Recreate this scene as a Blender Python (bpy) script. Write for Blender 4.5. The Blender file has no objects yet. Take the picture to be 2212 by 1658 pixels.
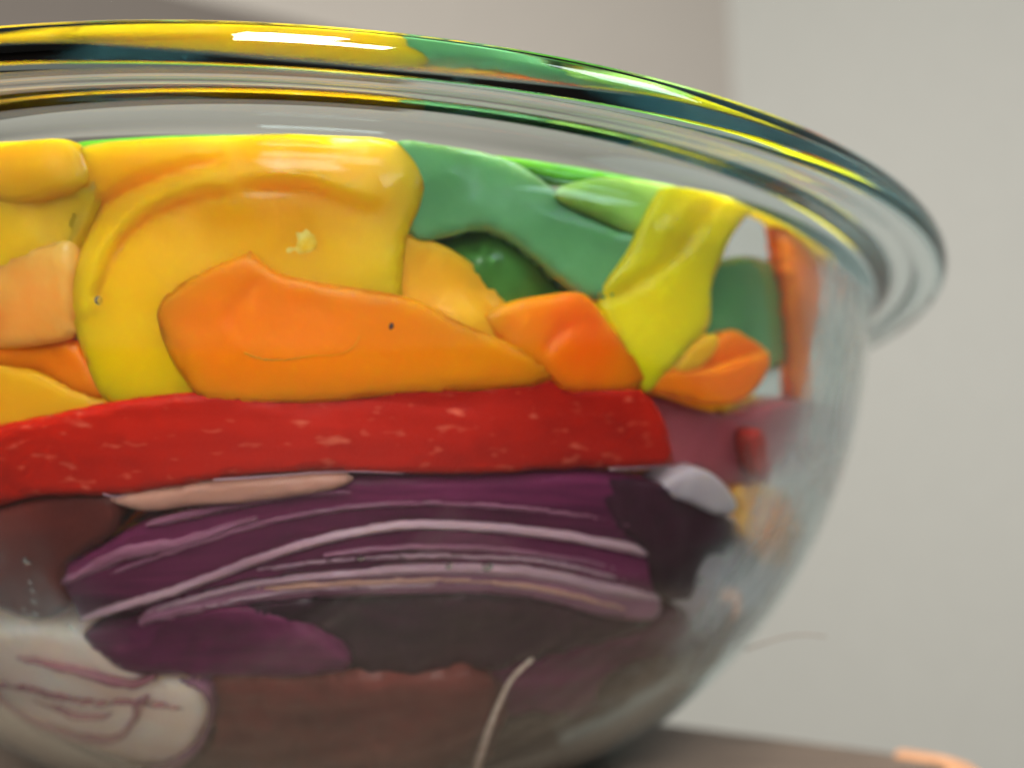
import bpy, bmesh, math, random
import numpy as np
from mathutils import Vector, noise
from mathutils.geometry import delaunay_2d_cdt

random.seed(7)
S = 0.125                       # outer radius of the bowl in metres: 1 unit below = 12.5 cm
sc = bpy.context.scene
COL = sc.collection

# ------------------------------------------------------------------ camera
CAM = np.array([0.2805, -1.6067, 0.371])
PITCH = 0.1729
LENS = 30.06
cd = bpy.data.cameras.new('camera')
cam = bpy.data.objects.new('camera', cd)
COL.objects.link(cam)
cam.location = tuple(CAM * S)
cam.rotation_euler = (math.pi / 2 + PITCH, 0, 0)
cd.lens = LENS; cd.sensor_width = 36; cd.clip_start = 0.005; cd.clip_end = 50
cd.dof.use_dof = True; cd.dof.focus_distance = 0.088; cd.dof.aperture_fstop = 10.5
sc.camera = cam

# ------------------------------------------------------------------ world and lamps
w = bpy.data.worlds.new('World'); sc.world = w; w.use_nodes = True
bg = w.node_tree.nodes['Background']
bg.inputs[0].default_value = (0.82, 0.80, 0.74, 1); bg.inputs[1].default_value = 0.15

def area(name, loc, target, sx, sy, power, color):
    l = bpy.data.lights.new(name, 'AREA'); l.shape = 'RECTANGLE'; l.size = sx; l.size_y = sy
    l.energy = power; l.color = color
    o = bpy.data.objects.new(name, l); COL.objects.link(o); o.location = loc
    o.rotation_euler = (Vector(target) - Vector(loc)).to_track_quat('-Z', 'Y').to_euler()
    return o
area('ceiling_lamp', (-0.06, -0.78, 0.80), (0, 0, 0.06), 0.22, 0.30, 27.0, (1.0, 0.95, 0.86))
area('fill_lamp', (0.02, -1.60, 0.90), (0, 0, 0.06), 0.62, 0.5, 100.0, (1.0, 0.95, 0.88))  # unseen frontal fill, added to light the pieces more evenly
area('window_light', (0.9, -0.6, 1.0), (0.05, 0, 0.05), 0.4, 0.5, 8.0, (0.80, 0.90, 1.0))

sc.view_settings.view_transform = 'Standard'; sc.view_settings.look = 'None'
sc.view_settings.exposure = 0; sc.view_settings.gamma = 1
sc.render.engine = 'CYCLES'
cy = sc.cycles
cy.use_denoising = True
cy.max_bounces = 28; cy.transmission_bounces = 28; cy.diffuse_bounces = 3; cy.glossy_bounces = 24
cy.transparent_max_bounces = 12
cy.caustics_refractive = True; cy.caustics_reflective = True
cy.blur_glossy = 0.6; cy.sample_clamp_indirect = 6.0

# ------------------------------------------------------------------ geometry of the bowl (profile in bowl units)
Rb, rb, H, PW, QW = 0.8951, 0.3569, 0.7641, 2.0288, 1.5663
TH = 0.034
def r_out(z):
    t = np.clip(np.asarray(z, float) / H, 0, 1)
    return rb + (Rb - rb) * np.maximum(1 - (1 - t) ** PW, 1e-9) ** (1 / QW)
_z = np.concatenate([np.linspace(0, 1, 260) ** 1.8 * H])
_r = r_out(_z)
_dr = np.gradient(_r, _z + np.arange(len(_z)) * 1e-9)
_n = np.stack([-np.ones_like(_dr), _dr], 1); _n /= np.linalg.norm(_n, axis=1)[:, None]   # inward normal (r,z)
_off = {}
def shell(d):
    k = round(float(d), 4)
    if k not in _off:
        P = np.stack([_r, _z], 1) + _n * (TH + k)
        o = np.argsort(P[:, 1])
        _off[k] = (P[o, 1], P[o, 0], _n[o])
    return _off[k]
FPX = LENS / 36 * 2212
FW = np.array([0, math.cos(PITCH), math.sin(PITCH)]); RT = np.array([1.0, 0, 0]); UP = np.cross(RT, FW)
def ray(px, py):
    d = FW + RT * ((px - 1106) / FPX) + UP * ((829 - py) / FPX)
    return d / np.linalg.norm(d)
TT = np.linspace(0.45, 2.6, 1400)
def on_shell(px, py, d):
    """point of the shell lying d inside the inner glass face, seen in direction (px,py)"""
    zz, rr, nn = shell(d)
    dr = ray(px, py)
    P = CAM[None] + dr[None] * TT[:, None]
    rad = np.hypot(P[:, 0], P[:, 1])
    f = rad - np.interp(P[:, 2], zz, rr)
    low = P[:, 2] < zz[0]
    f = np.where(low, np.maximum(f, (zz[0] - P[:, 2]) * 2), f)
    i = np.argmax(f < 0)
    if f[i] >= 0: i = int(np.argmin(f))
    elif i > 0:
        a = f[i - 1] / (f[i - 1] - f[i]); p = P[i - 1] + (P[i] - P[i - 1]) * a
        return p
    p = P[i].copy(); tr = np.interp(p[2], zz, rr); k = tr / max(math.hypot(p[0], p[1]), 1e-6)
    if k < 1: p[0] *= k; p[1] *= k
    return p
def inward(p):
    zz, rr, nn = shell(0.0)
    a = np.interp(p[2], zz, nn[:, 0]); b = np.interp(p[2], zz, nn[:, 1])
    h = math.hypot(p[0], p[1]) or 1
    v = np.array([a * p[0] / h, a * p[1] / h, b]); return v / np.linalg.norm(v)

# ------------------------------------------------------------------ materials
def new_mat(name):
    m = bpy.data.materials.new(name); m.use_nodes = True
    nt = m.node_tree; return m, nt, nt.nodes['Principled BSDF']
def N(nt, typ, **kw):
    n = nt.nodes.new(typ)
    for k, v in kw.items(): setattr(n, k, v)
    return n
def veg(name, c1, c2, scale=60, pores=0, rough=0.32, ssc=0.006, sss=0.25, coat=0.5, bump=0.25, stretch=(1, 1, 1), speck=None, bscale=400, spec_amt=0.0):
    m, nt, b = new_mat(name)
    tc = N(nt, 'ShaderNodeTexCoord'); mp = N(nt, 'ShaderNodeMapping'); mp.inputs['Scale'].default_value = stretch
    nt.links.new(tc.outputs['Object'], mp.inputs[0])
    n1 = N(nt, 'ShaderNodeTexNoise'); n1.inputs['Scale'].default_value = scale; n1.inputs['Detail'].default_value = 5
    n1.inputs['Roughness'].default_value = 0.6; n1.inputs['Distortion'].default_value = 0.6
    nt.links.new(mp.outputs[0], n1.inputs[0])
    r = N(nt, 'ShaderNodeValToRGB'); r.color_ramp.elements[0].position = 0.32; r.color_ramp.elements[1].position = 0.68
    r.color_ramp.elements[0].color = (*c1, 1); r.color_ramp.elements[1].color = (*c2, 1)
    nt.links.new(n1.outputs[0], r.inputs[0])
    col = r.outputs[0]
    if speck:
        v = N(nt, 'ShaderNodeTexNoise'); v.inputs['Scale'].default_value = 560; v.inputs['Detail'].default_value = 1.5
        nt.links.new(mp.outputs[0], v.inputs[0])
        rr = N(nt, 'ShaderNodeValToRGB'); rr.color_ramp.elements[0].position = 0.62; rr.color_ramp.elements[1].position = 0.80
        rr.color_ramp.elements[1].color = (speck[3],) * 3 + (1,)
        nt.links.new(v.outputs[0], rr.inputs[0])
        mx = N(nt, 'ShaderNodeMix', data_type='RGBA'); nt.links.new(rr.outputs[0], mx.inputs[0])
        nt.links.new(col, mx.inputs[6]); mx.inputs[7].default_value = (*speck[:3], 1); col = mx.outputs[2]
    nt.links.new(col, b.inputs['Base Color'])
    b.inputs['Roughness'].default_value = rough
    b.inputs['Subsurface Weight'].default_value = sss
    b.inputs['Subsurface Radius'].default_value = (1, 0.8, 0.4); b.inputs['Subsurface Scale'].default_value = ssc; b.inputs['Specular IOR Level'].default_value = 0.12
    b.inputs['Coat Weight'].default_value = coat; b.inputs['Coat Roughness'].default_value = 0.12
    n2 = N(nt, 'ShaderNodeTexNoise'); n2.inputs['Scale'].default_value = bscale; n2.inputs['Detail'].default_value = 3
    nt.links.new(mp.outputs[0], n2.inputs[0])
    bp = N(nt, 'ShaderNodeBump'); bp.inputs['Strength'].default_value = bump; bp.inputs['Distance'].default_value = 0.0004
    if pores:    # waxy skin: fine pores plus long shallow ribs
        mq = N(nt, 'ShaderNodeMapping'); mq.inputs['Scale'].default_value = (.25, .25, 1); mq.inputs['Rotation'].default_value = (.2, .5, .1)
        nt.links.new(tc.outputs['Object'], mq.inputs[0])
        nr = N(nt, 'ShaderNodeTexNoise'); nr.inputs['Scale'].default_value = 240; nr.inputs['Detail'].default_value = 3; nt.links.new(mq.outputs[0], nr.inputs[0])
        np_ = N(nt, 'ShaderNodeTexVoronoi'); np_.inputs['Scale'].default_value = 1300; nt.links.new(tc.outputs['Object'], np_.inputs[0])
        a1 = N(nt, 'ShaderNodeMath', operation='MULTIPLY_ADD'); nt.links.new(np_.outputs[0], a1.inputs[0]); a1.inputs[1].default_value = .25; nt.links.new(nr.outputs[0], a1.inputs[2])
        a2 = N(nt, 'ShaderNodeMath', operation='ADD'); nt.links.new(a1.outputs[0], a2.inputs[0]); nt.links.new(n2.outputs[0], a2.inputs[1])
        nt.links.new(a2.outputs[0], bp.inputs['Height'])
    else: nt.links.new(n2.outputs[0], bp.inputs['Height'])
    nt.links.new(bp.outputs[0], b.inputs['Normal'])
    return m
M = {}
M['yellow'] = veg('yellow_pepper', (0.97, 0.39, 0.001), (0.98, 0.52, 0.002), 22, bump=0.12, ssc=0.016, pores=1, sss=0.8, coat=0.8)
M['lemon'] = veg('lemon_pepper', (0.94, 0.56, 0.002), (0.96, 0.66, 0.004), 22, bump=0.12, ssc=0.016, pores=1, sss=0.8)
M['tan'] = veg('yellow_flesh', (0.90, 0.32, 0.008), (0.92, 0.40, 0.015), 40, rough=0.4, ssc=.012, sss=.6, coat=.2)
M['orange'] = veg('orange_pepper', (0.90, 0.095, 0.001), (0.98, 0.22, 0.002), 20, bump=0.12, ssc=0.016, pores=1, sss=0.8, coat=0.15)
M['orange2'] = veg('dark_orange_flesh', (0.88, 0.12, 0.002), (0.92, 0.19, 0.005), 30, rough=0.4, ssc=.012, sss=.6, coat=.2)
M['peach'] = veg('wet_orange_flesh', (0.90, 0.22, 0.015), (0.95, 0.40, 0.08), 60, rough=0.25, bump=0.8, bscale=250, ssc=.012, sss=.6, coat=.8)
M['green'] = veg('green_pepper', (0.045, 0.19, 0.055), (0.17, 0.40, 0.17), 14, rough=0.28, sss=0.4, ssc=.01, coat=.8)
M['bright_green'] = veg('bright_green_pepper', (0.035, 0.15, 0.006), (0.08, 0.25, 0.015), 60, rough=0.35, sss=0.15)
M['pale_green'] = veg('pale_green_flesh', (0.28, 0.52, 0.08), (0.42, 0.62, 0.16), 70, rough=0.25, sss=0.3, coat=1.0)
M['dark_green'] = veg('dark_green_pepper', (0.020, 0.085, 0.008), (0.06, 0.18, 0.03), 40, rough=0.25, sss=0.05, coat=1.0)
M['red'] = veg('red_pepper', (0.20, 0.003, 0.001), (0.48, 0.011, 0.003), 16, rough=0.4, sss=0.15, coat=0.05,
               bump=0.2, stretch=(.6, .6, 1.6), speck=(0.70, 0.16, 0.09, 0.45))
M['red_skin'] = veg('red_pepper_skin', (0.22, 0.035, 0.045), (0.34, 0.07, 0.09), 40, rough=0.3)
M['mauve'] = veg('mauve_onion', (0.11, 0.025, 0.055), (0.33, 0.12, 0.19), 60, rough=0.35, stretch=(0.35, 0.35, 2), sss=0.15)
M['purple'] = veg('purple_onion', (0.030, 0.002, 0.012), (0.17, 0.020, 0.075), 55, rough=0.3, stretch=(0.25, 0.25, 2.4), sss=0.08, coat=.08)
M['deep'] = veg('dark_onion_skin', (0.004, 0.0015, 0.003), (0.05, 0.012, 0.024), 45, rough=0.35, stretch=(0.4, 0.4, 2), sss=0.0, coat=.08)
M['maroon'] = veg('maroon_onion_skin', (0.055, 0.009, 0.008), (0.17, 0.030, 0.024), 40, rough=0.35, stretch=(0.5, 0.5, 1.4), sss=0.05, coat=.08)
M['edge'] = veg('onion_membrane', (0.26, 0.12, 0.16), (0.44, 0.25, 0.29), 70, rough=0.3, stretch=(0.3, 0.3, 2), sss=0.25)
M['taupe'] = veg('onion_flesh_brown', (0.34, 0.14, 0.10), (0.48, 0.22, 0.17), 40, rough=0.4, stretch=(0.4, 0.4, 2))
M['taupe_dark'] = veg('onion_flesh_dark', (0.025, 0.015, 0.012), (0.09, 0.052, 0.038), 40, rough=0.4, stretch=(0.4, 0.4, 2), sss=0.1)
M['white'] = veg('white_onion_flesh', (0.92, 0.56, 0.44), (0.95, 0.74, 0.64), 50, rough=0.4, sss=0.5, coat=.15, stretch=(1, 1, 1.5))
M['line'] = veg('onion_purple_line', (0.26, 0.07, 0.10), (0.40, 0.16, 0.17), 90, rough=0.4)
M['grey_onion'] = veg('grey_onion', (0.38, 0.28, 0.32), (0.58, 0.47, 0.50), 70, rough=0.35, sss=0.3)
M['pith'] = veg('pepper_pith', (0.86, 0.46, 0.01), (0.86, 0.66, 0.16), 350, rough=0.2, bump=1.0)
M['pale'] = veg('pale_glint', (0.80, 0.62, 0.66), (0.90, 0.76, 0.80), 300, rough=.15, coat=1.0)
M['speck'] = veg('dark_speck', (0.05, 0.03, 0.03), (0.10, 0.06, 0.05), 300, rough=0.5, sss=0)
M['fibre'] = veg('pale_fibre', (0.50, 0.30, 0.24), (0.70, 0.50, 0.42), 800, rough=0.5, sss=0)
M['hair'] = veg('dark_hair', (0.08, 0.06, 0.05), (0.12, 0.09, 0.07), 300, rough=0.4, sss=0)

def glass_mat(name, fog=False):
    m, nt, b = new_mat(name)
    b.inputs['Transmission Weight'].default_value = 1; b.inputs['IOR'].default_value = 1.48
    b.inputs['Base Color'].default_value = (0.975, 0.99, 0.985, 1)
    tc = N(nt, 'ShaderNodeTexCoord')
    n = N(nt, 'ShaderNodeTexNoise'); n.inputs['Scale'].default_value = 18; n.inputs['Detail'].default_value = 3
    nt.links.new(tc.outputs['Object'], n.inputs[0])
    bp = N(nt, 'ShaderNodeBump'); bp.inputs['Strength'].default_value = 0.05; bp.inputs['Distance'].default_value = 0.001
    nt.links.new(n.outputs[0], bp.inputs['Height']); nt.links.new(bp.outputs[0], b.inputs['Normal'])
    b.inputs['Roughness'].default_value = 0.0
    if fog:      # moisture on the inner face: patches where the glass is misted and streaked
        mask = None
        for (px, py, r0, k) in ((1600, 1240, 24, 1.0), (1800, 850, 34, .8), (60, 1300, 17, .5), (1800, 600, 24, .6), (1660, 1080, 20, .6)):
            g = on_shell(px, py, 0.0) * S
            vd = N(nt, 'ShaderNodeVectorMath', operation='DISTANCE'); nt.links.new(tc.outputs['Object'], vd.inputs[0]); vd.inputs[1].default_value = tuple(g)
            mr = N(nt, 'ShaderNodeMapRange', interpolation_type='SMOOTHSTEP'); mr.inputs['From Min'].default_value = r0 / 1000; mr.inputs['From Max'].default_value = .002
            mr.inputs['To Max'].default_value = k
            nt.links.new(vd.outputs['Value'], mr.inputs[0])
            if px == 60: left_mask = mr.outputs[0]; continue
            if mask is None: mask = mr.outputs[0]
            else:
                mm = N(nt, 'ShaderNodeMath', operation='MAXIMUM'); nt.links.new(mask, mm.inputs[0]); nt.links.new(mr.outputs[0], mm.inputs[1]); mask = mm.outputs[0]
        ia = N(nt, 'ShaderNodeAttribute'); ia.attribute_name = 'inner_face'
        mm = N(nt, 'ShaderNodeMath', operation='MULTIPLY'); nt.links.new(mask, mm.inputs[0]); nt.links.new(ia.outputs['Fac'], mm.inputs[1]); mask = mm.outputs[0]
        ml = N(nt, 'ShaderNodeMath', operation='MULTIPLY'); nt.links.new(left_mask, ml.inputs[0]); nt.links.new(ia.outputs['Fac'], ml.inputs[1])
        allm = N(nt, 'ShaderNodeMath', operation='MAXIMUM'); nt.links.new(mask, allm.inputs[0]); nt.links.new(ml.outputs[0], allm.inputs[1]); allm = allm.outputs[0]
        mp = N(nt, 'ShaderNodeMapping'); mp.inputs['Scale'].default_value = (1, 1, .45); mp.inputs['Rotation'].default_value = (.3, .5, 0)
        nt.links.new(tc.outputs['Object'], mp.inputs[0])
        nf = N(nt, 'ShaderNodeTexNoise'); nf.inputs['Scale'].default_value = 330; nf.inputs['Detail'].default_value = 4; nt.links.new(mp.outputs[0], nf.inputs[0])
        b2 = N(nt, 'ShaderNodeBump'); b2.inputs['Distance'].default_value = 0.0006
        nt.links.new(nf.outputs[0], b2.inputs['Height']); nt.links.new(mask, b2.inputs['Strength']); nt.links.new(bp.outputs[0], b2.inputs['Normal'])
        nt.links.new(b2.outputs[0], b.inputs['Normal'])
        m2 = N(nt, 'ShaderNodeMath', operation='MULTIPLY'); nt.links.new(allm, m2.inputs[0]); m2.inputs[1].default_value = 0.42
        nt.links.new(m2.outputs[0], b.inputs['Roughness'])
        # a film of fine droplets scatters some white light
        df = N(nt, 'ShaderNodeBsdfTranslucent'); df.inputs[0].default_value = (.86, .88, .90, 1)
        d2 = N(nt, 'ShaderNodeBsdfDiffuse'); d2.inputs[0].default_value = (.86, .88, .90, 1)
        ms = N(nt, 'ShaderNodeMixShader'); ms.inputs[0].default_value = .5
        nt.links.new(df.outputs[0], ms.inputs[1]); nt.links.new(d2.outputs[0], ms.inputs[2])
        nw = N(nt, 'ShaderNodeTexNoise'); nw.inputs['Scale'].default_value = 120; nw.inputs['Detail'].default_value = 5; nt.links.new(mp.outputs[0], nw.inputs[0])
        rw = N(nt, 'ShaderNodeMapRange'); rw.inputs['From Min'].default_value = .35; rw.inputs['From Max'].default_value = .7; rw.inputs['To Max'].default_value = .95
        nt.links.new(nw.outputs[0], rw.inputs[0])
        m3 = N(nt, 'ShaderNodeMath', operation='MULTIPLY'); nt.links.new(rw.outputs[0], m3.inputs[0]); nt.links.new(allm, m3.inputs[1])
        mo = N(nt, 'ShaderNodeMixShader'); nt.links.new(m3.outputs[0], mo.inputs[0]); nt.links.new(b.outputs[0], mo.inputs[1]); nt.links.new(ms.outputs[0], mo.inputs[2])
        nt.links.new(mo.outputs[0], nt.nodes['Material Output'].inputs['Surface'])
    va = N(nt, 'ShaderNodeVolumeAbsorption'); va.inputs['Color'].default_value = (0.20, 0.66, 0.72, 1); va.inputs['Density'].default_value = 26
    nt.links.new(va.outputs[0], nt.nodes['Material Output'].inputs['Volume'])
    return m
M['glass'] = glass_mat('clear_glass'); M['fogged'] = glass_mat('fogged_inner_glass', True)
def water_mat():
    m, nt, b = new_mat('water'); b.inputs['Transmission Weight'].default_value = 1; b.inputs['IOR'].default_value = 1.33
    b.inputs['Roughness'].default_value = 0.03; return m
M['water'] = water_mat()
def wall_mat(name, c, sc_=40):
    m, nt, b = new_mat(name)
    tc = N(nt, 'ShaderNodeTexCoord'); n = N(nt, 'ShaderNodeTexNoise'); n.inputs['Scale'].default_value = sc_; n.inputs['Detail'].default_value = 6
    nt.links.new(tc.outputs['Object'], n.inputs[0])
    r = N(nt, 'ShaderNodeValToRGB')
    r.color_ramp.elements[0].color = tuple(v * 0.95 for v in c) + (1,); r.color_ramp.elements[1].color = tuple(min(1, v * 1.05) for v in c) + (1,)
    nt.links.new(n.outputs[0], r.inputs[0]); nt.links.new(r.outputs[0], b.inputs['Base Color'])
    b.inputs['Roughness'].default_value = 0.75
    bp = N(nt, 'ShaderNodeBump'); bp.inputs['Strength'].default_value = 0.15; bp.inputs['Distance'].default_value = 0.002
    n3 = N(nt, 'ShaderNodeTexNoise'); n3.inputs['Scale'].default_value = 260
    nt.links.new(tc.outputs['Object'], n3.inputs[0]); nt.links.new(n3.outputs[0], bp.inputs['Height']); nt.links.new(bp.outputs[0], b.inputs['Normal'])
    return m
M['wall'] = wall_mat('pale_wall_paint', (0.236, 0.238, 0.222))
M['wall2'] = wall_mat('beige_wall_paint', (0.205, 0.190, 0.170))
M['cupboard'] = wall_mat('brown_grey_paint', (0.05, 0.041, 0.034))
M['floor'] = wall_mat('dark_floor', (0.045, 0.035, 0.03))
def wood_mat(name, c1, c2):
    m, nt, b = new_mat(name)
    tc = N(nt, 'ShaderNodeTexCoord'); mp = N(nt, 'ShaderNodeMapping'); mp.inputs['Scale'].default_value = (9, 170, 170)
    mp.inputs['Rotation'].default_value = (0, 0, 0.0)
    nt.links.new(tc.outputs['Object'], mp.inputs[0])
    n = N(nt, 'ShaderNodeTexNoise'); n.inputs['Scale'].default_value = 3; n.inputs['Detail'].default_value = 8; n.inputs['Distortion'].default_value = 0.5
    nt.links.new(mp.outputs[0], n.inputs[0])
    r = N(nt, 'ShaderNodeValToRGB'); r.color_ramp.elements[0].position = 0.35; r.color_ramp.elements[1].position = 0.62
    r.color_ramp.elements[0].color = (*c1, 1); r.color_ramp.elements[1].color = (*c2, 1)
    nt.links.new(n.outputs[0], r.inputs[0]); nt.links.new(r.outputs[0], b.inputs['Base Color'])
    b.inputs['Roughness'].default_value = 0.6
    return m
M['wood'] = wood_mat('grey_brown_wood', (0.040, 0.028, 0.021), (0.090, 0.064, 0.047))
M['wood_highlight'] = wood_mat('painted_wood_highlight', (0.26, 0.12, 0.055), (0.40, 0.20, 0.10))  # warm light on the table corner put into the wood colour

# ------------------------------------------------------------------ object helpers
def link(name, verts, faces, m, parent=None, smooth=True, scale=S):
    me = bpy.data.meshes.new(name)
    me.from_pydata([tuple(float(c) * scale for c in v) for v in verts], [], faces)
    me.validate(); me.update()
    if smooth: me.polygons.foreach_set('use_smooth', [True] * len(me.polygons))
    me.materials.append(m)
    o = bpy.data.objects.new(name, me); COL.objects.link(o)
    if parent: o.parent = parent
    return o
def tag(o, label=None, cat=None, group=None, kind=None):
    if label: o['label'] = label
    if cat: o['category'] = cat
    if group: o['group'] = group
    if kind: o['kind'] = kind
    return o
def empty(name, label, cat, group=None):
    o = bpy.data.objects.new(name, None); COL.objects.link(o); o.empty_display_size = 0.01
    return tag(o, label, cat, group)

def catmull(pts, step=12, closed=True, sharp=()):
    n = len(pts); out = []
    rng = range(n) if closed else range(n - 1)
    for i in rng:
        p1 = np.array(pts[i], float); p2 = np.array(pts[(i + 1) % n], float)
        p0 = np.array(pts[(i - 1) % n] if closed or i > 0 else pts[i], float)
        p3 = np.array(pts[(i + 2) % n] if closed or i + 2 < n else pts[(i + 1) % n], float)
        if i in sharp: p0 = p1
        if (i + 1) % n in sharp: p3 = p2
        k = max(1, int(np.linalg.norm(p2[:2] - p1[:2]) / step))
        for j in range(k):
            t = j / k
            out.append(0.5 * ((2 * p1) + (-p0 + p2) * t + (2 * p0 - 5 * p1 + 4 * p2 - p3) * t * t + (-p0 + 3 * p1 - 3 * p2 + p3) * t ** 3))
    if not closed: out.append(np.array(pts[-1], float))
    return out
def inside(P, poly):
    x, y = P[:, 0], P[:, 1]; c = np.zeros(len(P), bool); n = len(poly)
    for i in range(n):
        x1, y1 = poly[i]; x2, y2 = poly[(i + 1) % n]
        if y1 == y2: continue
        k = ((y1 > y) != (y2 > y)) & (x < (x2 - x1) * (y - y1) / (y2 - y1) + x1)
        c ^= k
    return c
def dist_poly(P, poly, closed=True):
    d = np.full(len(P), 1e9); n = len(poly)
    for i in range(n if closed else n - 1):
        a = poly[i]; b = poly[(i + 1) % n]; ab = b - a
        t = np.clip(((P - a) @ ab) / max(ab @ ab, 1e-9), 0, 1)
        q = a + t[:, None] * ab
        d = np.minimum(d, np.linalg.norm(P - q, axis=1))
    return d
SEED = [0]
def piece(name, outline, m, parent=None, inset=0.004, thick=0.05, dep=None, step=16, rough=0.0013, rad=None, ridges=(), sharp=(), jag=0, depf=0.55):
    """a solid piece whose outer face follows the glass: outline in degrees of view, real depth and thickness,
    rounded rim, uneven surface. ridges: (polyline, half width, height) with +height towards the glass"""
    SEED[0] += 1; sd = SEED[0] * 13.7
    ol = catmull(outline, step * 0.7, True, sharp)
    if jag:
        ol = [p + np.array([noise.noise(Vector((p[0] * .03, p[1] * .03, sd))), noise.noise(Vector((p[0] * .03, p[1] * .03, sd + 9)))]) * jag for p in ol]
    poly = [np.array(p[:2]) for p in ol]
    A = np.array(poly); lo = A.min(0); hi = A.max(0)
    gx = np.arange(lo[0] + step / 2, hi[0], step); gy = np.arange(lo[1] + step / 2, hi[1], step)
    G = np.array([(x + (j % 2) * step * .5, y) for j, y in enumerate(gy) for x in gx]) if len(gx) and len(gy) else np.zeros((0, 2))
    if len(G):
        G = G[inside(G, poly)]
    rr = rad if rad is not None else min(thick * 0.5, 0.0045)
    pxr = rr * FPX / 0.85
    if len(G):
        dg = dist_poly(G, poly); G = G[dg > step * 0.35]
    # an inner ring keeps the rounded rim smooth
    pts = [Vector(p) for p in poly] + [Vector(p) for p in G]
    nb = len(poly)
    ed = [(i, (i + 1) % nb) for i in range(nb)]
    v2, e2, f2, ov, oe, of = delaunay_2d_cdt(pts, ed, [], 1, 1e-4)
    Q = np.array([(v.x, v.y) for v in v2])
    dq = dist_poly(Q, poly)
    isb = dq < 1e-2
    u = np.clip(dq / max(pxr, 1), 0, 1)
    prof = 1 - np.sqrt(np.clip(1 - (1 - u) ** 2, 0, 1))
    rid = np.zeros(len(Q))
    for pl, hw, hh in ridges:
        cl = [np.array(p[:2]) for p in catmull(pl, 20, False)]
        dd = dist_poly(Q, cl, False)
        rid += hh * np.exp(-(dd / hw) ** 2)
    base = np.full(len(Q), float(inset))
    if dep:
        D = np.array(dep, float)
        w_ = 1 / (((Q[:, None, :] - D[None, :, :2]) ** 2).sum(2) + 60.0) ** 1.2
        base = (w_ * D[:, 2]).sum(1) / w_.sum(1) * depf
    V = []; back = {}
    for i, (x, y) in enumerate(Q):
        nz = noise.noise(Vector((x * .006, y * .006, sd))) * rough * 2 + noise.noise(Vector((x * .025, y * .025, sd + 5))) * rough * .6
        d = max(base[i] + nz - rid[i], 0.0015)
        p = on_shell(x, y, round(d, 3)); n = inward(p)
        V.append((p, n, prof[i]))
    verts = []; faces = []
    for p, n, k in V: verts.append(p + n * (k * rr))
    nf = len(verts)
    for i, (p, n, k) in enumerate(V):
        if isb[i]: back[i] = i
        else:
            back[i] = len(verts); verts.append(p + n * (thick - k * (thick - rr)))
    for f in f2:
        f = list(f)
        a, b, c = (Q[f[0]], Q[f[1]], Q[f[2]])
        if (b[0] - a[0]) * (c[1] - a[1]) - (b[1] - a[1]) * (c[0] - a[0]) > 0: f = f[::-1]
        # pixel y runs down: this order faces the camera
        g = [back[i] for i in f][::-1]
        faces.append(f)
        if sorted(g) != sorted(f): faces.append(g)
    return link(name, verts, faces, m, parent)
def band(line, w0, w1=None):
    """outline of a tapering band along a centre line"""
    w1 = w0 if w1 is None else w1
    c = [np.array(p[:2], float) for p in line]; L = []; R = []
    for i, p in enumerate(c):
        t = c[min(i + 1, len(c) - 1)] - c[max(i - 1, 0)]; t /= np.linalg.norm(t); nrm = np.array([-t[1], t[0]])
        k = i / (len(c) - 1); ww = (w0 + (w1 - w0) * k) / 2
        if i in (0, len(c) - 1): ww *= 0.5
        L.append(tuple(p + nrm * ww)); R.append(tuple(p - nrm * ww))
    return L + R[::-1]
def tube(name, pts, r, m, parent=None, seg=8, r_end=None):
    n = len(pts); verts = []; faces = []
    for i, p in enumerate(pts):
        t = Vector(pts[min(i + 1, n - 1)]) - Vector(pts[max(i - 1, 0)]); t.normalize()
        a = t.orthogonal().normalized() if i == 0 else (pa - t * pa.dot(t)).normalized()
        pa = a; b = t.cross(a); rr = r + ((r_end if r_end is not None else r) - r) * i / (n - 1)
        rr *= 1 + 0.12 * noise.noise(Vector(p) * 40)
        for k in range(seg):
            g = 2 * math.pi * k / seg; verts.append(Vector(p) + (a * math.cos(g) + b * math.sin(g)) * rr)
    for i in range(n - 1):
        for k in range(seg):
            faces.append((i * seg + k, i * seg + (k + 1) % seg, (i + 1) * seg + (k + 1) % seg, (i + 1) * seg + k))
    faces.append(tuple(range(seg))[::-1]); faces.append(tuple((n - 1) * seg + k for k in range(seg)))
    return link(name, verts, faces, m, parent)

# ------------------------------------------------------------------ setting: walls, cupboard, table
def at_z(px, py, z):
    d = ray(px, py); return CAM + d * ((z - CAM[2]) / d[2])
def at_y(px, py, y):
    d = ray(px, py); return CAM + d * ((y - CAM[1]) / d[1])
def slab(name, a, b, z0, z1, t, m, parent=None):
    a = np.array(a[:2]); b = np.array(b[:2]); d = (b - a) / np.linalg.norm(b - a); n = np.array([-d[1], d[0]]) * t
    q = [a, b, b + n, a + n]
    v = [(*p, z0) for p in q] + [(*p, z1) for p in q]
    f = [(0, 3, 2, 1), (4, 5, 6, 7), (0, 1, 5, 4), (1, 2, 6, 5), (2, 3, 7, 6), (3, 0, 4, 7)]
    return link(name, v, f, m, parent, smooth=False)
corner = at_y(1588, 300, 9.0)
A_dir = np.array([math.cos(-0.35), math.sin(-0.35)]); B_dir = np.array([-math.cos(0.30), -math.sin(0.30)])
tag(slab('wall', corner[:2] + A_dir * 22, corner[:2] - A_dir * 26, -6, 16, -0.8, M['wall']), kind='structure')
tag(slab('upper_wall', corner[:2], corner[:2] + B_dir * 26, 2.5, 16, -0.8, M['wall2']), kind='structure')
fl = link('floor', [(-30, -20, -6), (30, -20, -6), (30, 20, -6), (-30, 20, -6)], [(0, 1, 2, 3)], M['wall2'], smooth=False)
tag(fl, kind='structure'); fl.data.materials[0] = M['floor']
za = 5.6
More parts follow.
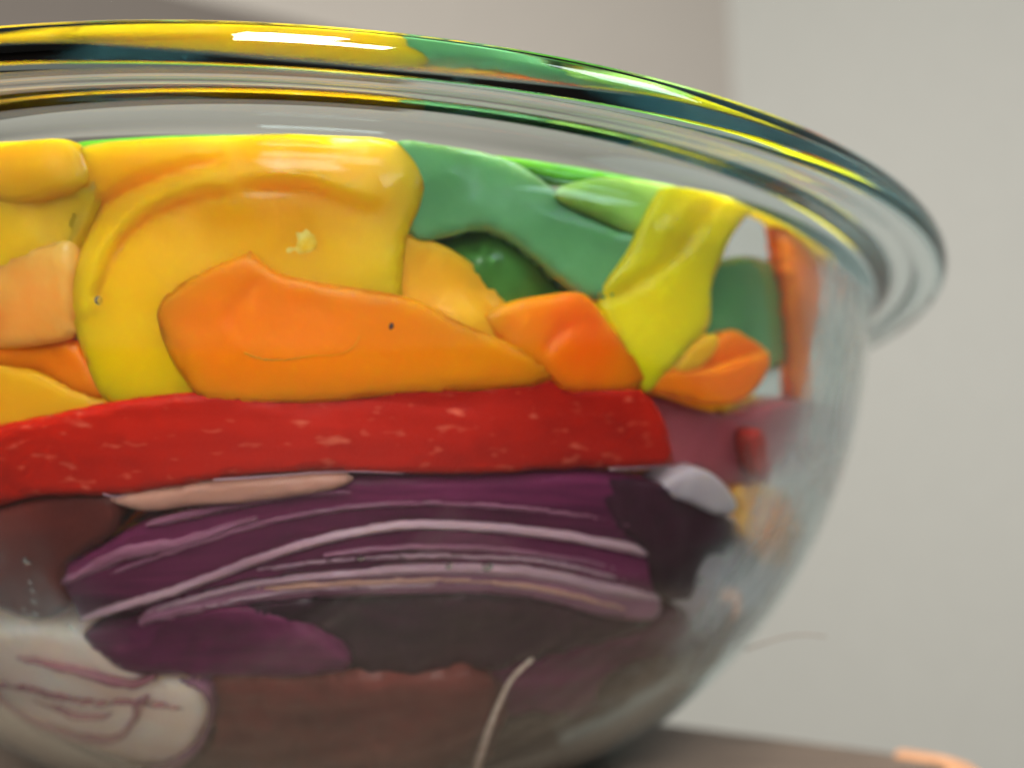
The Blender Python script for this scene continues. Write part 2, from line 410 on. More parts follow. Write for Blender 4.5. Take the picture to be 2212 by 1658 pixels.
ca = at_z(270, -40, za); cb = at_z(860, 100, za)
dirc = (cb - ca)[:2]; dirc /= np.linalg.norm(dirc)
cup = empty('cupboard', 'dark brown-grey cupboard behind the bowl, out of focus in the upper left corner', 'cupboard')
cup_a = cb[:2] - dirc * 9; cup_b = cb[:2]
slab('carcass', cup_b, cup_a, 0.5, za, -3.0, M['cupboard'], cup)

# table top with a rounded far right corner
tb = empty('table', 'wooden table with brownish grain and a painted orange highlight on its rounded corner under the bowl', 'table')
T1 = at_z(1440, 1557, 0)[:2]; T2 = at_z(2040, 1634, 0)[:2]
u = (T2 - T1) / np.linalg.norm(T2 - T1); v_ = np.array([u[1], -u[0]])     # v_: towards the viewer
if v_[1] > 0: v_ = -v_
rc = 0.10; K = T2 + u * 0.06
far_left = K - u * 7; near_right = K + v_ * 1.15; near_left = far_left + v_ * 1.15
top = []
cen = K - u * rc + v_ * rc
for i in range(9):
    a = math.pi / 2 * i / 8
    top.append(cen + u * rc * math.sin(a) - v_ * rc * math.cos(a))
out = [far_left] + top + [near_right, near_left]
def plate(name, out, z0, z1, m, parent, bev=0.02):
    bm = bmesh.new()
    vs = [bm.verts.new((*(p * S), z1 * S)) for p in out]; f = bm.faces.new(vs)
    if f.normal.z < 0: f.normal_flip()
    r = bmesh.ops.extrude_face_region(bm, geom=[f]); 
    for g in r['geom']:
        if isinstance(g, bmesh.types.BMVert): g.co.z = z0 * S
    bmesh.ops.recalc_face_normals(bm, faces=bm.faces)
    es = [e for e in bm.edges if abs(e.verts[0].co.z - z1 * S) < 1e-6 and abs(e.verts[1].co.z - z1 * S) < 1e-6]
    bmesh.ops.bevel(bm, geom=es, offset=bev * S, segments=3, profile=0.5, affect='EDGES')
    me = bpy.data.meshes.new(name); bm.to_mesh(me); bm.free(); me.materials.append(m)
    o = bpy.data.objects.new(name, me); COL.objects.link(o); o.parent = parent; return o
ti = plate('board', [p for p in out], -0.22, 0.0, M['wood'], tb, 0.025)
# edge highlight painted as an orange strip wrapped round the corner, proud of the board
ev = []; ef = []
strip_pts = [K - u * 0.13] + top + [K + v_ * 0.16]
for p in strip_pts:
    d = p - cen; 
    n = None
    ev.append(p)
def offs(p, i):
    if i == 0: return -v_
    if i == len(strip_pts) - 1: return u
    d = p - cen; return d / np.linalg.norm(d)
vv = []
for i, p in enumerate(strip_pts):
    n = offs(p, i)
    for (o_, z) in ((-0.045, 0.003), (0.000, 0.003), (0.012, -0.008), (0.012, -0.225), (-0.02, -0.225)):
        q = p + n * o_; vv.append((q[0], q[1], z))
for i in range(len(strip_pts) - 1):
    for k in range(5):
        a = i * 5 + k; b = i * 5 + (k + 1) % 5; ef.append((a, b, b + 5, a + 5))
ef.append((0, 1, 2, 3, 4)); ef.append(tuple((len(strip_pts) - 1) * 5 + k for k in range(5))[::-1])
eb = link('corner_highlight', vv, ef, M['wood_highlight'], tb, smooth=False)

# ------------------------------------------------------------------ glass bowl
def lathe(prof, seg=256):
    verts = []; faces = []; n = len(prof); idx = []
    for r, z in prof:
        if r < 1e-6: idx.append([len(verts)] * seg); verts.append((0, 0, z)); continue
        idx.append([len(verts) + k for k in range(seg)])
        for k in range(seg):
            a = 2 * math.pi * k / seg; verts.append((r * math.cos(a), r * math.sin(a), z))
    for i in range(n - 1):
        for k in range(seg):
            k2 = (k + 1) % seg
            f = [idx[i][k], idx[i][k2], idx[i + 1][k2], idx[i + 1][k]]
            g = []
            for x in f:
                if x not in g: g.append(x)
            if len(g) > 2: faces.append(tuple(g))
    return verts, faces
ZN = 0.716
outer = [(0, 0.012), (0.30, 0.012), (0.325, 0.004), (0.345, 0.003)]
for z in np.concatenate([np.linspace(0.06, 1, 46) ** 1.5 * ZN]):
    outer.append((float(r_out(z)), float(z)))
rn = float(r_out(ZN))
lip = [(rn + .003, .724), (rn + .010, .731), (rn + .022, .736), (rn + .045, .738), (.955, .737), (.968, .733), (.980, .730),
       (.991, .732), (.998, .739), (1.001, .748), (1.000, .757), (.996, .766), (.988, .772), (.976, .774), (.955, .773), (.935, .772), (.918, .774), (.906, .778), (.895, .781), (.882, .780),
       (.872, .774), (.866, .765), (.863, .754), (.862, .738)]
inner = []
zz, rr, nn = shell(0.0)
for z in np.linspace(ZN, zz[0] + 0.002, 44):
    inner.append((float(np.interp(z, zz, rr)), float(z)))
inner += [(inner[-1][0] * .95, TH + .008), (inner[-1][0] * .8, TH + .004), (0, TH)]
# smooth the lip with a spline
def spl(pts, k=4):
    o = []
    for p in catmull([(a, b) for a, b in pts], 1e9, False): o.append(p)
    o = []
    n = len(pts)
    for i in range(n - 1):
        p0, p1, p2, p3 = [np.array(pts[min(max(j, 0), n - 1)], float) for j in (i - 1, i, i + 1, i + 2)]
        for j in range(k):
            t = j / k; o.append(tuple(0.5 * ((2 * p1) + (-p0 + p2) * t + (2 * p0 - 5 * p1 + 4 * p2 - p3) * t * t + (-p0 + 3 * p1 - 3 * p2 + p3) * t ** 3)))
    o.append(tuple(pts[-1])); return o
lipd = spl([outer[-1]] + lip + [inner[0]], 3)[1:-1]
v, f = lathe(outer + lipd + inner)
bowl = link('glass_bowl', v, f, M['fogged'])
at_ = bowl.data.attributes.new('inner_face', 'FLOAT', 'POINT')
n_in = (len(outer) + len(lipd) - 1) * 256
at_.data.foreach_set('value', [1.0 if i_ > n_in else 0.0 for i_ in range(len(bowl.data.vertices))])
tag(bowl, 'large clear glass mixing bowl with a flared rim, filled with layered cut vegetables', 'bowl')

# ------------------------------------------------------------------ the vegetables (outlines as seen, bent to the inside of the glass)
G_P = 'pepper pieces packed in the bowl'; G_O = 'red onion pieces in the bottom of the bowl'
def veggie(name, label, cat, group, outline, m, **kw):
    return tag(piece(name, outline, M[m], **kw), label, cat, group)

# --- yellow and orange layer
yp = veggie('yellow_pepper_slice', 'large curled yellow pepper slice with white highlights and a curved fold', 'pepper slice', G_P,
  [(175, 330), (300, 300), (450, 288), (600, 278), (740, 275), (830, 282), (890, 325), (914, 390), (905, 450), (880, 510), (868, 600), (870, 700), (860, 790), (700, 830), (480, 850), (330, 880), (240, 862), (190, 760), (158, 640), (155, 520), (170, 420)],
  'yellow', thick=0.075, inset=0.006, depf=.6, dep=[(740, 285, .035), (600, 340, .004), (300, 345, .022), (500, 300, .025), (200, 400, .03), (880, 420, .014), (500, 520, .022), (640, 560, .026), (300, 640, .012), (200, 700, .012), (830, 600, .012), (520, 420, .006)],
  ridges=[([(205, 660), (230, 560), (300, 470), (420, 412), (560, 392), (690, 395), (800, 430)], 15, .010), ([(225, 650), (255, 560), (330, 480), (440, 432), (560, 414), (690, 418)], 9, -.006), ([(180, 560), (240, 450), (350, 390), (480, 355)], 12, -.009)])
tag(piece('pith', [(590, 520), (610, 492), (650, 480), (690, 490), (705, 515), (690, 545), (650, 562), (612, 560)], M['pith'], yp, inset=.0135, thick=.03, step=5, rough=.0015, jag=9, rad=.008))
veggie('orange_pepper_slice', 'broad orange pepper slice with pale curved line and dark speck', 'pepper slice', G_P,
  [(545, 543), (600, 588), (700, 612), (830, 632), (905, 652), (1000, 700), (1100, 742), (1185, 792), (1150, 830), (860, 850), (640, 870), (470, 870), (400, 810), (355, 720), (355, 650), (440, 590)],
  'orange', thick=0.06, inset=.003, sharp=(0,), dep=[(560, 560, .004), (400, 700, .008), (650, 700, .010), (840, 650, .004), (1100, 780, .004), (600, 800, .003)],
  ridges=[([(505, 715), (525, 752), (575, 774), (640, 774), (700, 764), (745, 762), (775, 745), (790, 705), (825, 688)], 7, .0045), ([(500, 700), (520, 650), (560, 610)], 8, -.004)])
orange = bpy.data.objects['orange_pepper_slice']
piece('speck', [(831, 695), (842, 690), (853, 699), (849, 712), (837, 714)], M['speck'], orange, inset=.0015, thick=.006, step=4, jag=2)
tube('pale_line', [on_shell(x, y, .0025) for x, y in [tuple(p) for p in catmull([(535, 760), (570, 773), (620, 775), (680, 766), (730, 764), (765, 748), (778, 722)], 10, False)]], .0010, M['tan'], orange, r_end=.0005)
veggie('yellow_pepper_slice', 'pale yellow-orange pepper end in front of the green pieces, right of the large yellow slice', 'pepper slice', G_P,
  [(850, 520), (920, 520), (980, 545), (1040, 590), (1080, 640), (1110, 690), (1160, 770), (1060, 790), (960, 740), (850, 680)], 'tan', thick=.06, inset=.03,
  dep=[(1060, 620, .06), (900, 560, .03), (1000, 700, .012)])
veggie('orange_pepper_piece', 'bright orange folded pepper piece with a blunt top, beside the lemon strip', 'pepper piece', G_P,
  [(1040, 690), (1090, 655), (1170, 638), (1240, 632), (1275, 655), (1330, 730), (1392, 800), (1366, 838), (1290, 850), (1210, 840), (1150, 790), (1080, 740)], 'orange', thick=.055, inset=.004, sharp=(6,),
  dep=[(1240, 650, .004), (1080, 690, .022), (1150, 700, .012), (1200, 790, .004), (1360, 800, .003)], ridges=[([(1170, 745), (1200, 715), (1240, 690)], 9, -.006), ([(1245, 640), (1210, 760), (1230, 830)], 22, .003)])
veggie('lemon_pepper_strip', 'tall lemon yellow pepper strip leaning right, with a lengthwise crease, over the green pieces', 'pepper strip', G_P,
  [(1440, 392), (1530, 384), (1625, 390), (1710, 420), (1790, 475), (1840, 545), (1815, 570), (1740, 500), (1690, 455), (1640, 440), (1600, 462), (1560, 520), (1540, 570), (1522, 620), (1518, 700), (1480, 745), (1440, 790), (1385, 845), (1360, 800), (1320, 720), (1285, 650), (1300, 610), (1350, 540), (1400, 440)],
  'lemon', thick=.05, inset=.004, dep=[(1450, 400, .012), (1600, 400, .004), (1760, 500, .006), (1330, 620, .022), (1430, 640, .006), (1400, 800, .003), (1540, 560, .006)], step=13,
  ridges=[([(1560, 400), (1500, 480), (1440, 560), (1340, 625), (1290, 650)], 9, -.006), ([(1490, 420), (1400, 540), (1340, 600)], 22, .004)])
veggie('yellow_pepper_end', 'small pale yellow pepper end between the lemon strip and the brown-orange crescent', 'pepper piece', G_P,
  [(1440, 800), (1462, 762), (1500, 726), (1530, 722), (1534, 745), (1510, 780), (1480, 800)], 'tan', thick=.04, inset=.003, step=9)
cr = veggie('orange_pepper_crescent', 'orange pepper crescent with a brownish cut face and pale rim, farthest right above the onion', 'pepper piece', G_P,
  [(1380, 838), (1410, 805), (1460, 790), (1520, 792), (1570, 778), (1610, 765), (1640, 760), (1636, 800), (1610, 840), (1570, 868), (1520, 872), (1470, 862), (1420, 850)], 'orange2', thick=.05, inset=.003, step=10,
  ridges=[([(1490, 862), (1540, 868), (1590, 850), (1625, 805)], 7, .004)])
piece('cut_face', [(1490, 800), (1520, 750), (1560, 712), (1600, 728), (1642, 762), (1600, 785), (1540, 800)], M['orange2'], cr, inset=.02, thick=.03, step=10)
veggie('orange_pepper_piece', 'thin orange pepper sliver standing upright at the right edge of the bowl', 'pepper piece', G_P,
  [(1680, 450), (1730, 480), (1790, 530), (1800, 600), (1765, 660), (1742, 790), (1728, 870), (1708, 860), (1704, 760), (1692, 640), (1676, 540)], 'orange2', thick=.03, inset=.03, step=11)
# left edge stack
veggie('yellow_pepper_piece', 'matt yellow pepper piece at the left edge just below the rim', 'pepper piece', G_P,
  [(-90, 290), (60, 286), (150, 290), (188, 330), (200, 400), (140, 430), (60, 450), (-90, 470)], 'yellow', thick=.06, inset=.012, depf=.4, dep=[(0, 300, .03), (100, 380, .012), (180, 340, .03)])
veggie('yellow_pepper_strip', 'smooth yellow pepper strip at the left edge above the wet orange piece', 'pepper strip', G_P,
  [(-90, 440), (60, 415), (180, 400), (235, 400), (210, 480), (165, 560), (80, 600), (-90, 640)], 'yellow', thick=.06, inset=.008, dep=[(200, 420, .03), (0, 560, .006)])
veggie('orange_pepper_piece', 'wet peach-orange pepper flesh with small bright glints at the left edge', 'pepper piece', G_P,
  [(-90, 620), (20, 570), (110, 535), (170, 530), (175, 620), (172, 720), (100, 745), (0, 755), (-90, 760)], 'peach', thick=.05, inset=.004, rough=.004)
veggie('orange_pepper_strip', 'dull orange pepper strip at the left edge beneath the wet orange flesh', 'pepper strip', G_P,
  [(-90, 740), (60, 745), (160, 730), (200, 775), (240, 850), (180, 850), (90, 800), (-90, 780)], 'orange2', thick=.05, inset=.012)
veggie('yellow_pepper_piece', 'tan-yellow pepper wedge at the left edge resting on the red strip', 'pepper piece', G_P,
  [(-90, 780), (60, 790), (160, 830), (260, 880), (150, 910), (40, 940), (-90, 960)], 'tan', thick=.05, inset=.01)

# --- green layer
veggie('green_pepper_slice', 'broad blue-green pepper slice with a soft white highlight behind the yellow slices', 'pepper slice', G_P,
  [(860, 292), (960, 300), (1060, 325), (1150, 380), (1230, 450), (1320, 500), (1380, 520), (1340, 640), (1250, 640), (1150, 560), (1050, 500), (900, 520), (860, 420)], 'green', thick=.05, inset=.03, dep=[(900, 320, .02), (1100, 420, .04), (1300, 560, .03)])
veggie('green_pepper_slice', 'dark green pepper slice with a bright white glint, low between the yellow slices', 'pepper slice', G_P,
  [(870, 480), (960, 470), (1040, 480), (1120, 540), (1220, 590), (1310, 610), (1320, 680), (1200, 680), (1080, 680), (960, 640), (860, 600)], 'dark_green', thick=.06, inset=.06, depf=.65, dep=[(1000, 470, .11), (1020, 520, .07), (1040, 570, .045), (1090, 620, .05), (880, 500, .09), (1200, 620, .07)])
veggie('green_pepper_piece', 'pale green pepper flesh with a wet sheen, just left of the tall lemon strip', 'pepper piece', G_P,
  [(1200, 410), (1280, 385), (1380, 375), (1470, 380), (1480, 440), (1400, 520), (1300, 480), (1210, 440)], 'pale_green', thick=.05, inset=.022, dep=[(1250, 420, .02), (1400, 400, .03)])
veggie('green_pepper_strip', 'bright green pepper strip along the top, left of the tall lemon strip', 'pepper strip', G_P,
  [(1010, 318), (1100, 322), (1220, 335), (1340, 350), (1460, 368), (1470, 400), (1340, 392), (1220, 400), (1130, 370), (1060, 345)], 'bright_green', thick=.05, inset=.04, step=11)
veggie('green_pepper_strip', 'thin green pepper strip peeking over the large yellow slice under the rim', 'pepper strip', G_P,
  [(180, 290), (280, 272), (420, 264), (600, 262), (760, 268), (900, 285), (900, 330), (700, 320), (500, 330), (300, 340), (190, 330)], 'bright_green', thick=.05, inset=.06, step=13)
veggie('green_pepper_piece', 'blurred grey-green pepper piece right of the tall lemon strip', 'pepper piece', G_P,
  [(1500, 600), (1560, 560), (1630, 560), (1690, 600), (1710, 680), (1690, 780), (1600, 800), (1500, 760)], 'green', thick=.05, inset=.05, step=13)

# --- red layer
red = veggie('red_pepper_strip', 'long red pepper strip with pale flecks lying across the bowl between orange and onion layers', 'pepper strip', G_P,
  [(-90, 940), (0, 918), (60, 904), (250, 865), (470, 838), (650, 820), (850, 806), (1020, 797), (1180, 794), (1232, 822), (1300, 834), (1370, 834), (1405, 870), (1432, 930), (1446, 992), (1420, 1001), (1200, 1008), (1020, 1018), (870, 1018), (680, 1014), (520, 1024), (380, 1045), (250, 1062), (100, 1064), (0, 1090), (-90, 1120)],
  'red', thick=.09, inset=.003, rad=.006, jag=3, step=14, rough=.0012, sharp=(14,),
  dep=[(0, 1000, .006), (400, 930, .003), (700, 830, .012), (1000, 820, .014), (700, 940, .003), (1100, 930, .004), (1180, 810, .012), (1400, 960, .003), (1350, 850, .006)],
  ridges=[([(540, 850), (640, 862), (800, 858), (1000, 870)], 8, -.003)])
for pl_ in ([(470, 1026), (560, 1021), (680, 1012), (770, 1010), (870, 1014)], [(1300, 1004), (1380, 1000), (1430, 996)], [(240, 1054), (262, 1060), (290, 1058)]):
    tube('painted_glint', [on_shell(x, y, .002) for x, y in [tuple(p) for p in catmull(pl_, 10, False)]], .0010, M['edge'], red, r_end=.0004)  # thin highlight under the red strip, put in as pale tubes
veggie('red_pepper_piece', 'dull pinkish-red pepper end behind the glass right of the long red strip', 'pepper piece', G_P,
  [(1370, 850), (1430, 858), (1500, 880), (1580, 890), (1680, 860), (1765, 870), (1750, 940), (1670, 1010), (1570, 1050), (1500, 1010), (1430, 1000), (1420, 930)], 'red_skin', thick=.05, inset=.03, step=13)
veggie('red_pepper_bit', 'small upright deep red pepper bit near the right side, above the grey onion', 'pepper piece', G_P,
  [(1598, 940), (1615, 920), (1632, 940), (1640, 990), (1640, 1030), (1620, 1030), (1602, 1000)], 'red', thick=.03, inset=.004, step=8)

# --- onion layer: one big sliced half with nested layers
on = empty('red_onion_slice', 'dark purple red onion slice with nested curved layers across the middle of the bowl', 'onion slice', G_O)
def arcs(*pts): return [tuple(p[:2]) for p in catmull(list(pts), 60, False)]
t0 = [(150, 1215), (300, 1130), (480, 1075), (700, 1030), (1000, 1025), (1300, 1015), (1470, 1060), (1560, 1150)]
t1 = [(190, 1320), (380, 1265), (560, 1200), (720, 1152), (900, 1126), (1100, 1136), (1280, 1160), (1450, 1195)]
t2 = [(330, 1300), (540, 1246), (740, 1224), (940, 1212), (1150, 1220), (1290, 1250), (1400, 1268)]
t3 = [(300, 1340), (560, 1290), (800, 1275), (1000, 1270), (1160, 1282), (1300, 1318), (1400, 1320)]
piece('layer', arcs(*t0) + arcs(*t1)[::-1], M['purple'], on, inset=.012, thick=.08, step=18, rough=.0012,
      ridges=[([(180, 1240), (420, 1170), (620, 1130)], 22, .003), ([(900, 1060), (1200, 1090), (1400, 1130)], 16, .003)])
piece('layer', arcs(*t1) + arcs(*t2)[::-1], M['purple'], on, inset=.011, thick=.07, step=16, rough=.001)
piece('layer', arcs(*t2) + arcs(*t3)[::-1], M['mauve'], on, inset=.010, thick=.06, step=14, rough=.001)
piece('layer_edge', band(arcs(*[(x, y) for x, y in t1]), 18, 20), M['edge'], on, inset=.006, thick=.02, step=6, rad=.005, rough=.0008, jag=2)
piece('layer_edge', band(arcs(*[(x, y + 6) for x, y in t2]), 8, 26), M['edge'], on, inset=.0065, thick=.02, step=6, rad=.004, rough=.0008, jag=2)
piece('layer_edge', band(arcs((560, 1258), (780, 1246), (1000, 1240), (1180, 1262), (1340, 1300)), 14, 10), M['taupe'], on, inset=.0065, thick=.02, step=6, rad=.004, rough=.0008, jag=2)
for pts_, a_, b_, mm_ in (
    ([(250, 1225), (440, 1160), (640, 1105), (860, 1080), (1080, 1085), (1300, 1110), (1440, 1150)], 10, 14, 'mauve'),
    ([(330, 1120), (480, 1090), (640, 1060), (760, 1056)], 20, 10, 'mauve'),
    ([(420, 1300), (640, 1262), (860, 1252), (1080, 1250), (1260, 1280)], 9, 7, 'edge'),
    ([(700, 1188), (880, 1172), (1080, 1176), (1280, 1205), (1380, 1232)], 12, 8, 'mauve'),
    ([(560, 1218), (760, 1196), (960, 1190), (1160, 1200), (1340, 1240)], 8, 8, 'edge')):
    piece('layer_edge', band(arcs(*pts_), a_, b_), M[mm_], on, inset=.0075, thick=.016, step=5, rad=.003, rough=.0008, jag=2.5)
piece('layer_edge', band(arcs((160, 1240), (260, 1190), (400, 1160), (560, 1110)), 34, 14), M['mauve'], on, inset=.0065, thick=.02, step=6, rad=.004, rough=.0008, jag=6)
veggie('red_onion_skin', 'brownish translucent onion layer tucked under the red strip at left', 'onion slice', G_O,
  [(250, 1070), (300, 1058), (450, 1035), (640, 1022), (760, 1022), (720, 1050), (560, 1075), (420, 1085), (320, 1095)], 'taupe', thick=.04, inset=.003, step=10)
veggie('red_onion_piece', 'maroon onion piece at the left edge directly under the red strip', 'onion slice', G_O,
  [(-90, 1110), (0, 1092), (100, 1070), (230, 1062), (270, 1100), (250, 1150), (160, 1210), (170, 1290), (100, 1320), (0, 1290), (-90, 1270)], 'maroon', thick=.06, inset=.008, step=14)
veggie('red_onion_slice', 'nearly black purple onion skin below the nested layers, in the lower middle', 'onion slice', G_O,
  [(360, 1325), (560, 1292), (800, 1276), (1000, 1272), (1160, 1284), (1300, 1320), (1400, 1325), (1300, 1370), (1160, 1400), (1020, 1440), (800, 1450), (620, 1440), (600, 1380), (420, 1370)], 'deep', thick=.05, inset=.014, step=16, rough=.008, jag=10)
veggie('red_onion_slice', 'plum coloured onion wedge left of the nearly black skin', 'onion slice', G_O,
  [(200, 1345), (330, 1318), (480, 1300), (600, 1310), (700, 1360), (760, 1420), (640, 1442), (460, 1438), (300, 1432), (230, 1390)], 'purple', thick=.05, inset=.006, step=14, rough=.006)
veggie('red_onion_slice', 'reddish brown onion layer at the bottom of the bowl right of the white onion', 'onion slice', G_O,
  [(440, 1450), (640, 1436), (860, 1448), (1040, 1440), (1090, 1500), (1060, 1600), (1040, 1740), (700, 1760), (400, 1740), (430, 1620), (470, 1540)], 'maroon', thick=.05, inset=.010, step=18, rough=.010, jag=8)
veggie('red_onion_slice', 'smoky mauve onion layer at the lower right behind the pale root strand', 'onion slice', G_O,
  [(1040, 1440), (1180, 1395), (1320, 1340), (1450, 1300), (1530, 1330), (1500, 1400), (1380, 1470), (1250, 1540), (1100, 1620), (1040, 1560)], 'purple', thick=.04, inset=.03, step=16, rough=.008, jag=8)
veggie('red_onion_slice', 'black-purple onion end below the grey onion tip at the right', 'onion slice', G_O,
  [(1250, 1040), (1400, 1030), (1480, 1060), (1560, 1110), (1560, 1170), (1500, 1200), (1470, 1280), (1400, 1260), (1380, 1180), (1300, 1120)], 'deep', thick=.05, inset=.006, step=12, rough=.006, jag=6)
veggie('red_onion_tip', 'greyish white onion tip at the right under the pinkish-red pepper', 'onion slice', G_O,
  [(1405, 1045), (1450, 1015), (1500, 1005), (1545, 1035), (1572, 1085), (1530, 1100), (1470, 1075), (1430, 1065)], 'grey_onion', thick=.04, inset=.003, step=9)
# cut white onion with purple lines
wo = veggie('white_onion_slice', 'cut onion cross-section with cream flesh and thin purple ring lines, lower left', 'onion slice', G_O,
  [(-90, 1330), (0, 1335), (80, 1330), (180, 1350), (290, 1420), (380, 1450), (445, 1475), (458, 1520), (430, 1580), (370, 1622), (280, 1640), (180, 1625), (90, 1590), (20, 1545), (-90, 1450)],
  'white', thick=.06, inset=.010, step=13, rough=.001)
for ln, w0, w1 in (([(-60, 1440), (0, 1479), (59, 1525), (156, 1561), (234, 1572), (281, 1557), (305, 1521), (312, 1494), (334, 1480)], 12, 15),
                   ([(0, 1450), (98, 1466), (195, 1490), (289, 1492), (410, 1504)], 6, 6), ([(98, 1484), (176, 1516), (234, 1524), (262, 1512)], 6, 8),
                   ([(60, 1395), (180, 1425), (290, 1455), (343, 1440)], 6, 18)):
    piece('ring_line', band(arcs(*ln), w0, w1), M['line'], wo, inset=.004, thick=.012, step=4, rough=.001, jag=4, rad=.003)
piece('outer_skin', band(arcs((300, 1648), (380, 1628), (440, 1582), (466, 1520), (455, 1472), (400, 1446)), 14, 16), M['mauve'], wo, inset=.003, thick=.05, step=8)

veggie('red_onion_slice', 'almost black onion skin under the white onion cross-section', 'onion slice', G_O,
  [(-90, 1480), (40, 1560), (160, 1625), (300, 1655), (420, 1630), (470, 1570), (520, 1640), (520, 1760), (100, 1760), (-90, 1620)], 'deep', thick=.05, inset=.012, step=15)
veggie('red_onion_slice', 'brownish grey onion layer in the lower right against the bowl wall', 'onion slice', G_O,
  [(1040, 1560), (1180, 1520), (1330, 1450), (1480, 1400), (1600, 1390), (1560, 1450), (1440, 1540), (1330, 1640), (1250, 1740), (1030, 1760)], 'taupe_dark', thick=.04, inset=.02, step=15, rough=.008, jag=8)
# pale root strand and the loose hair
strand = [on_shell(x, y, d) for x, y, d in [tuple(p) for p in catmull([(985, 1700, .002), (1015, 1630, .002), (1050, 1530, .002), (1085, 1455, .003), (1108, 1425, .005), (1140, 1398, .010)], 10, False)]]
tag(tube('onion_root', strand, .0058, M['fibre'], r_end=.002), 'thin pale pinkish onion root strand curving down to the bottom edge', 'onion root')
h0 = at_y(1636, 1392, -0.10)
hp = [tuple(at_y(x, y, -0.46 - i * .004)) for i, (x, y) in enumerate([tuple(p[:2]) for p in catmull([(1610, 1402), (1650, 1388), (1700, 1374), (1740, 1370), (1785, 1374)], 8, False)])]
tag(tube('hair', hp, .0011, M['hair'], r_end=.0006, seg=6), 'single fine dark hair sticking out from the lower right of the bowl', 'hair')

# bubbles of moisture on the glass, right side and a row at left
def drops(name, spots, label=None, kind='stuff', cat=None):
    verts = []; faces = []
    for (x, y, r) in spots:
        p = on_shell(x, y, .0012); n = inward(p); t = np.cross(n, [0, 0, 1.0]); t /= np.linalg.norm(t); b = np.cross(n, t)
        o = len(verts); sg, rg = 10, 4
        ex = random.uniform(.7, 1.3)
        for j in range(rg):
            a = math.pi / 2 * j / rg; 
            for k in range(sg):
                g = 2 * math.pi * k / sg
                verts.append(p + (t * math.cos(g) * ex + b * math.sin(g)) * r * math.cos(a) + n * r * .6 * math.sin(a))
        verts.append(p + n * r * .6); verts.append(p - n * r * .05)
        for j in range(rg - 1):
            for k in range(sg):
                faces.append((o + j * sg + k, o + (j + 1) * sg + k, o + (j + 1) * sg + (k + 1) % sg, o + j * sg + (k + 1) % sg))
        for k in range(sg):
            faces.append((o + (rg - 1) * sg + k, o + rg * sg, o + (rg - 1) * sg + (k + 1) % sg))
            faces.append((o + k, o + (k + 1) % sg, o + rg * sg + 1))
    ob = link(name, verts, faces, M['water'])
    tag(ob, label, cat, None, kind); return ob

veggie('grey_onion_piece', 'washed-out greyish onion shred low on the right wall of the bowl', 'onion piece', G_O,
  [(1470, 1170), (1540, 1110), (1620, 1130), (1680, 1180), (1690, 1260), (1640, 1330), (1560, 1370), (1480, 1340), (1440, 1260)], 'grey_onion', thick=.03, inset=.02, step=11, rough=.012, jag=22)
veggie('orange_pepper_piece', 'faded peach pepper shred on the right wall below the deep red bit', 'pepper piece', G_P,
  [(1570, 1060), (1620, 1040), (1680, 1060), (1700, 1130), (1660, 1200), (1600, 1180)], 'peach', thick=.03, inset=.012, step=9, rough=.01, jag=10)
veggie('red_pepper_bit', 'narrow red pepper bit at the very right edge of the bowl', 'pepper piece', G_P,
  [(1790, 990), (1812, 965), (1822, 985), (1805, 1045), (1788, 1060)], 'red', thick=.02, inset=.002, step=7)
drops('bubble', [(1465, 1330, .006), (1502, 1310, .008), (1530, 1345, .009), (1558, 1322, .007), (1585, 1290, .009), (1570, 1210, .008), (1540, 1180, .006), (1612, 1252, .010), (1640, 1300, .007), (1490, 1235, .006), (1520, 1262, .007), (1600, 1160, .006), (1655, 1220, .006), (85, 1192, .004), (92, 1235, .003), (97, 1252, .003), (100, 1275, .003), (105, 1300, .003), (80, 1290, .002), (230, 650, .004), (780, 1190, .003), (965, 1205, .005), (1045, 1208, .005)], 'tiny bubbles against the inside of the glass', 'stuff')

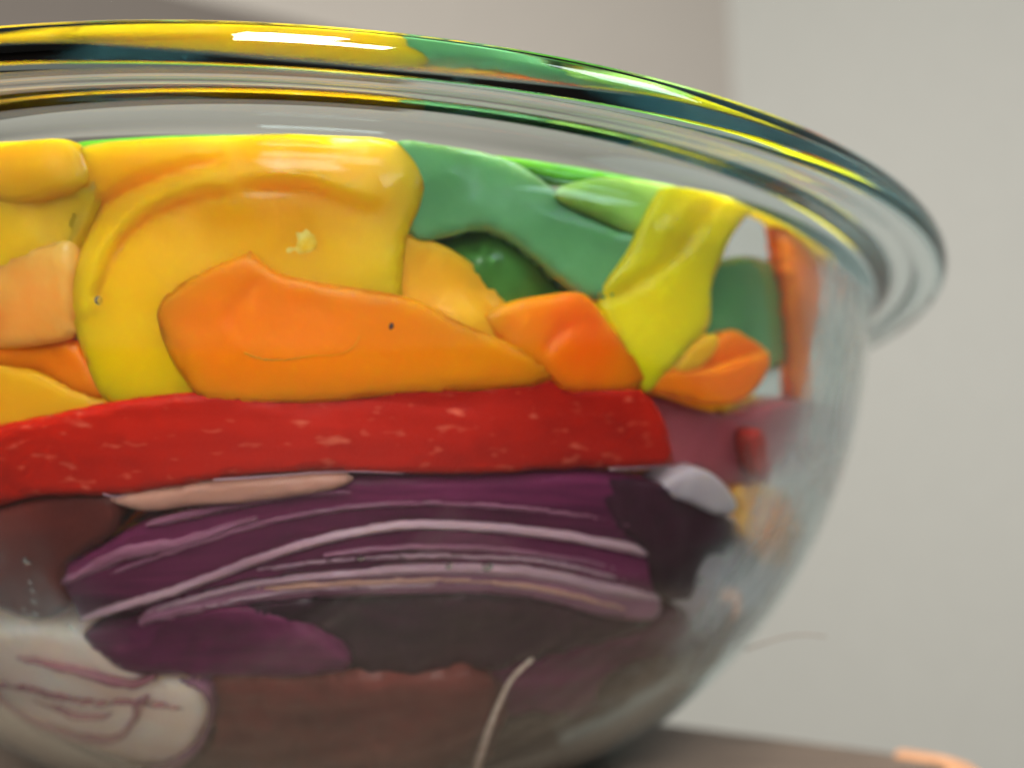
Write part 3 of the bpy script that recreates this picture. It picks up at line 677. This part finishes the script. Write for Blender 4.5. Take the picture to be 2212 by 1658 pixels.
# --- the rest of the filling behind the pieces against the glass
def filling(name, label, m, zlo, zhi, n, seed):
    random.seed(seed); verts = []; faces = []
    for q in range(n):
        z = random.uniform(zlo, zhi); rmax = float(np.interp(z, *shell(0.0)[:2])) - .17
        back = random.random() < .5
        a = random.uniform(0, 2 * math.pi); rr_ = rmax * math.sqrt(random.random()) * .98
        c = Vector((rr_ * math.cos(a), rr_ * math.sin(a), z))
        L = random.uniform(.25, .5); W = random.uniform(.08, .14); T = .025; bend = random.uniform(.5, 1.6); yaw = random.uniform(0, 6.3); tilt = random.uniform(-.25, .25)
        o = len(verts); ns = 10
        for i in range(ns + 1):
            s = (i / ns - .5); ang = s * bend
            rad = L / bend
            cx = rad * math.sin(ang); cy_ = rad * (1 - math.cos(ang))
            tx, ty = math.cos(ang), math.sin(ang)
            tw = W * (1 - .5 * abs(2 * s) ** 4)
            for (aa, bb) in ((-1, -.6), (-.5, -1), (.5, -1), (1, -.6), (1, .6), (.5, 1), (-.5, 1), (-1, .6)):
                lx = cx - ty * aa * T; ly = cy_ + tx * aa * T; lz = bb * tw / 2 + noise.noise(Vector((i * .4, q, aa))) * .01
                X = lx * math.cos(yaw) - ly * math.sin(yaw); Y = lx * math.sin(yaw) + ly * math.cos(yaw)
                P = c + Vector((X, Y, lz + X * tilt))
                P.z = min(P.z, .69); P.z = max(P.z, .07)
                lim = float(np.interp(P.z, *shell(0.0)[:2])) - .125
                h = math.hypot(P.x, P.y)
                if h > lim: P.x *= lim / h; P.y *= lim / h
                verts.append(P)
        for i in range(ns):
            for k in range(8):
                faces.append((o + i * 8 + k, o + i * 8 + (k + 1) % 8, o + (i + 1) * 8 + (k + 1) % 8, o + (i + 1) * 8 + k))
        faces.append(tuple(o + k for k in range(8))[::-1]); faces.append(tuple(o + ns * 8 + k for k in range(8)))
    ob = link(name, verts, faces, M[m]); tag(ob, label, None, None, 'stuff')
filling('onion_filling', 'dark red onion slices piled deep inside the bowl', 'deep', .08, .28, 110, 1)
filling('red_pepper_filling', 'red pepper strips behind the long red strip', 'red', .27, .38, 60, 2)
filling('orange_pepper_filling', 'orange and yellow pepper strips deep in the bowl', 'orange2', .38, .50, 60, 3)
filling('yellow_pepper_filling', 'yellow pepper strips deep in the bowl', 'yellow', .48, .67, 100, 4)
filling('green_pepper_filling', 'chopped green pepper strips on the top layer', 'green', .56, .66, 22, 5)
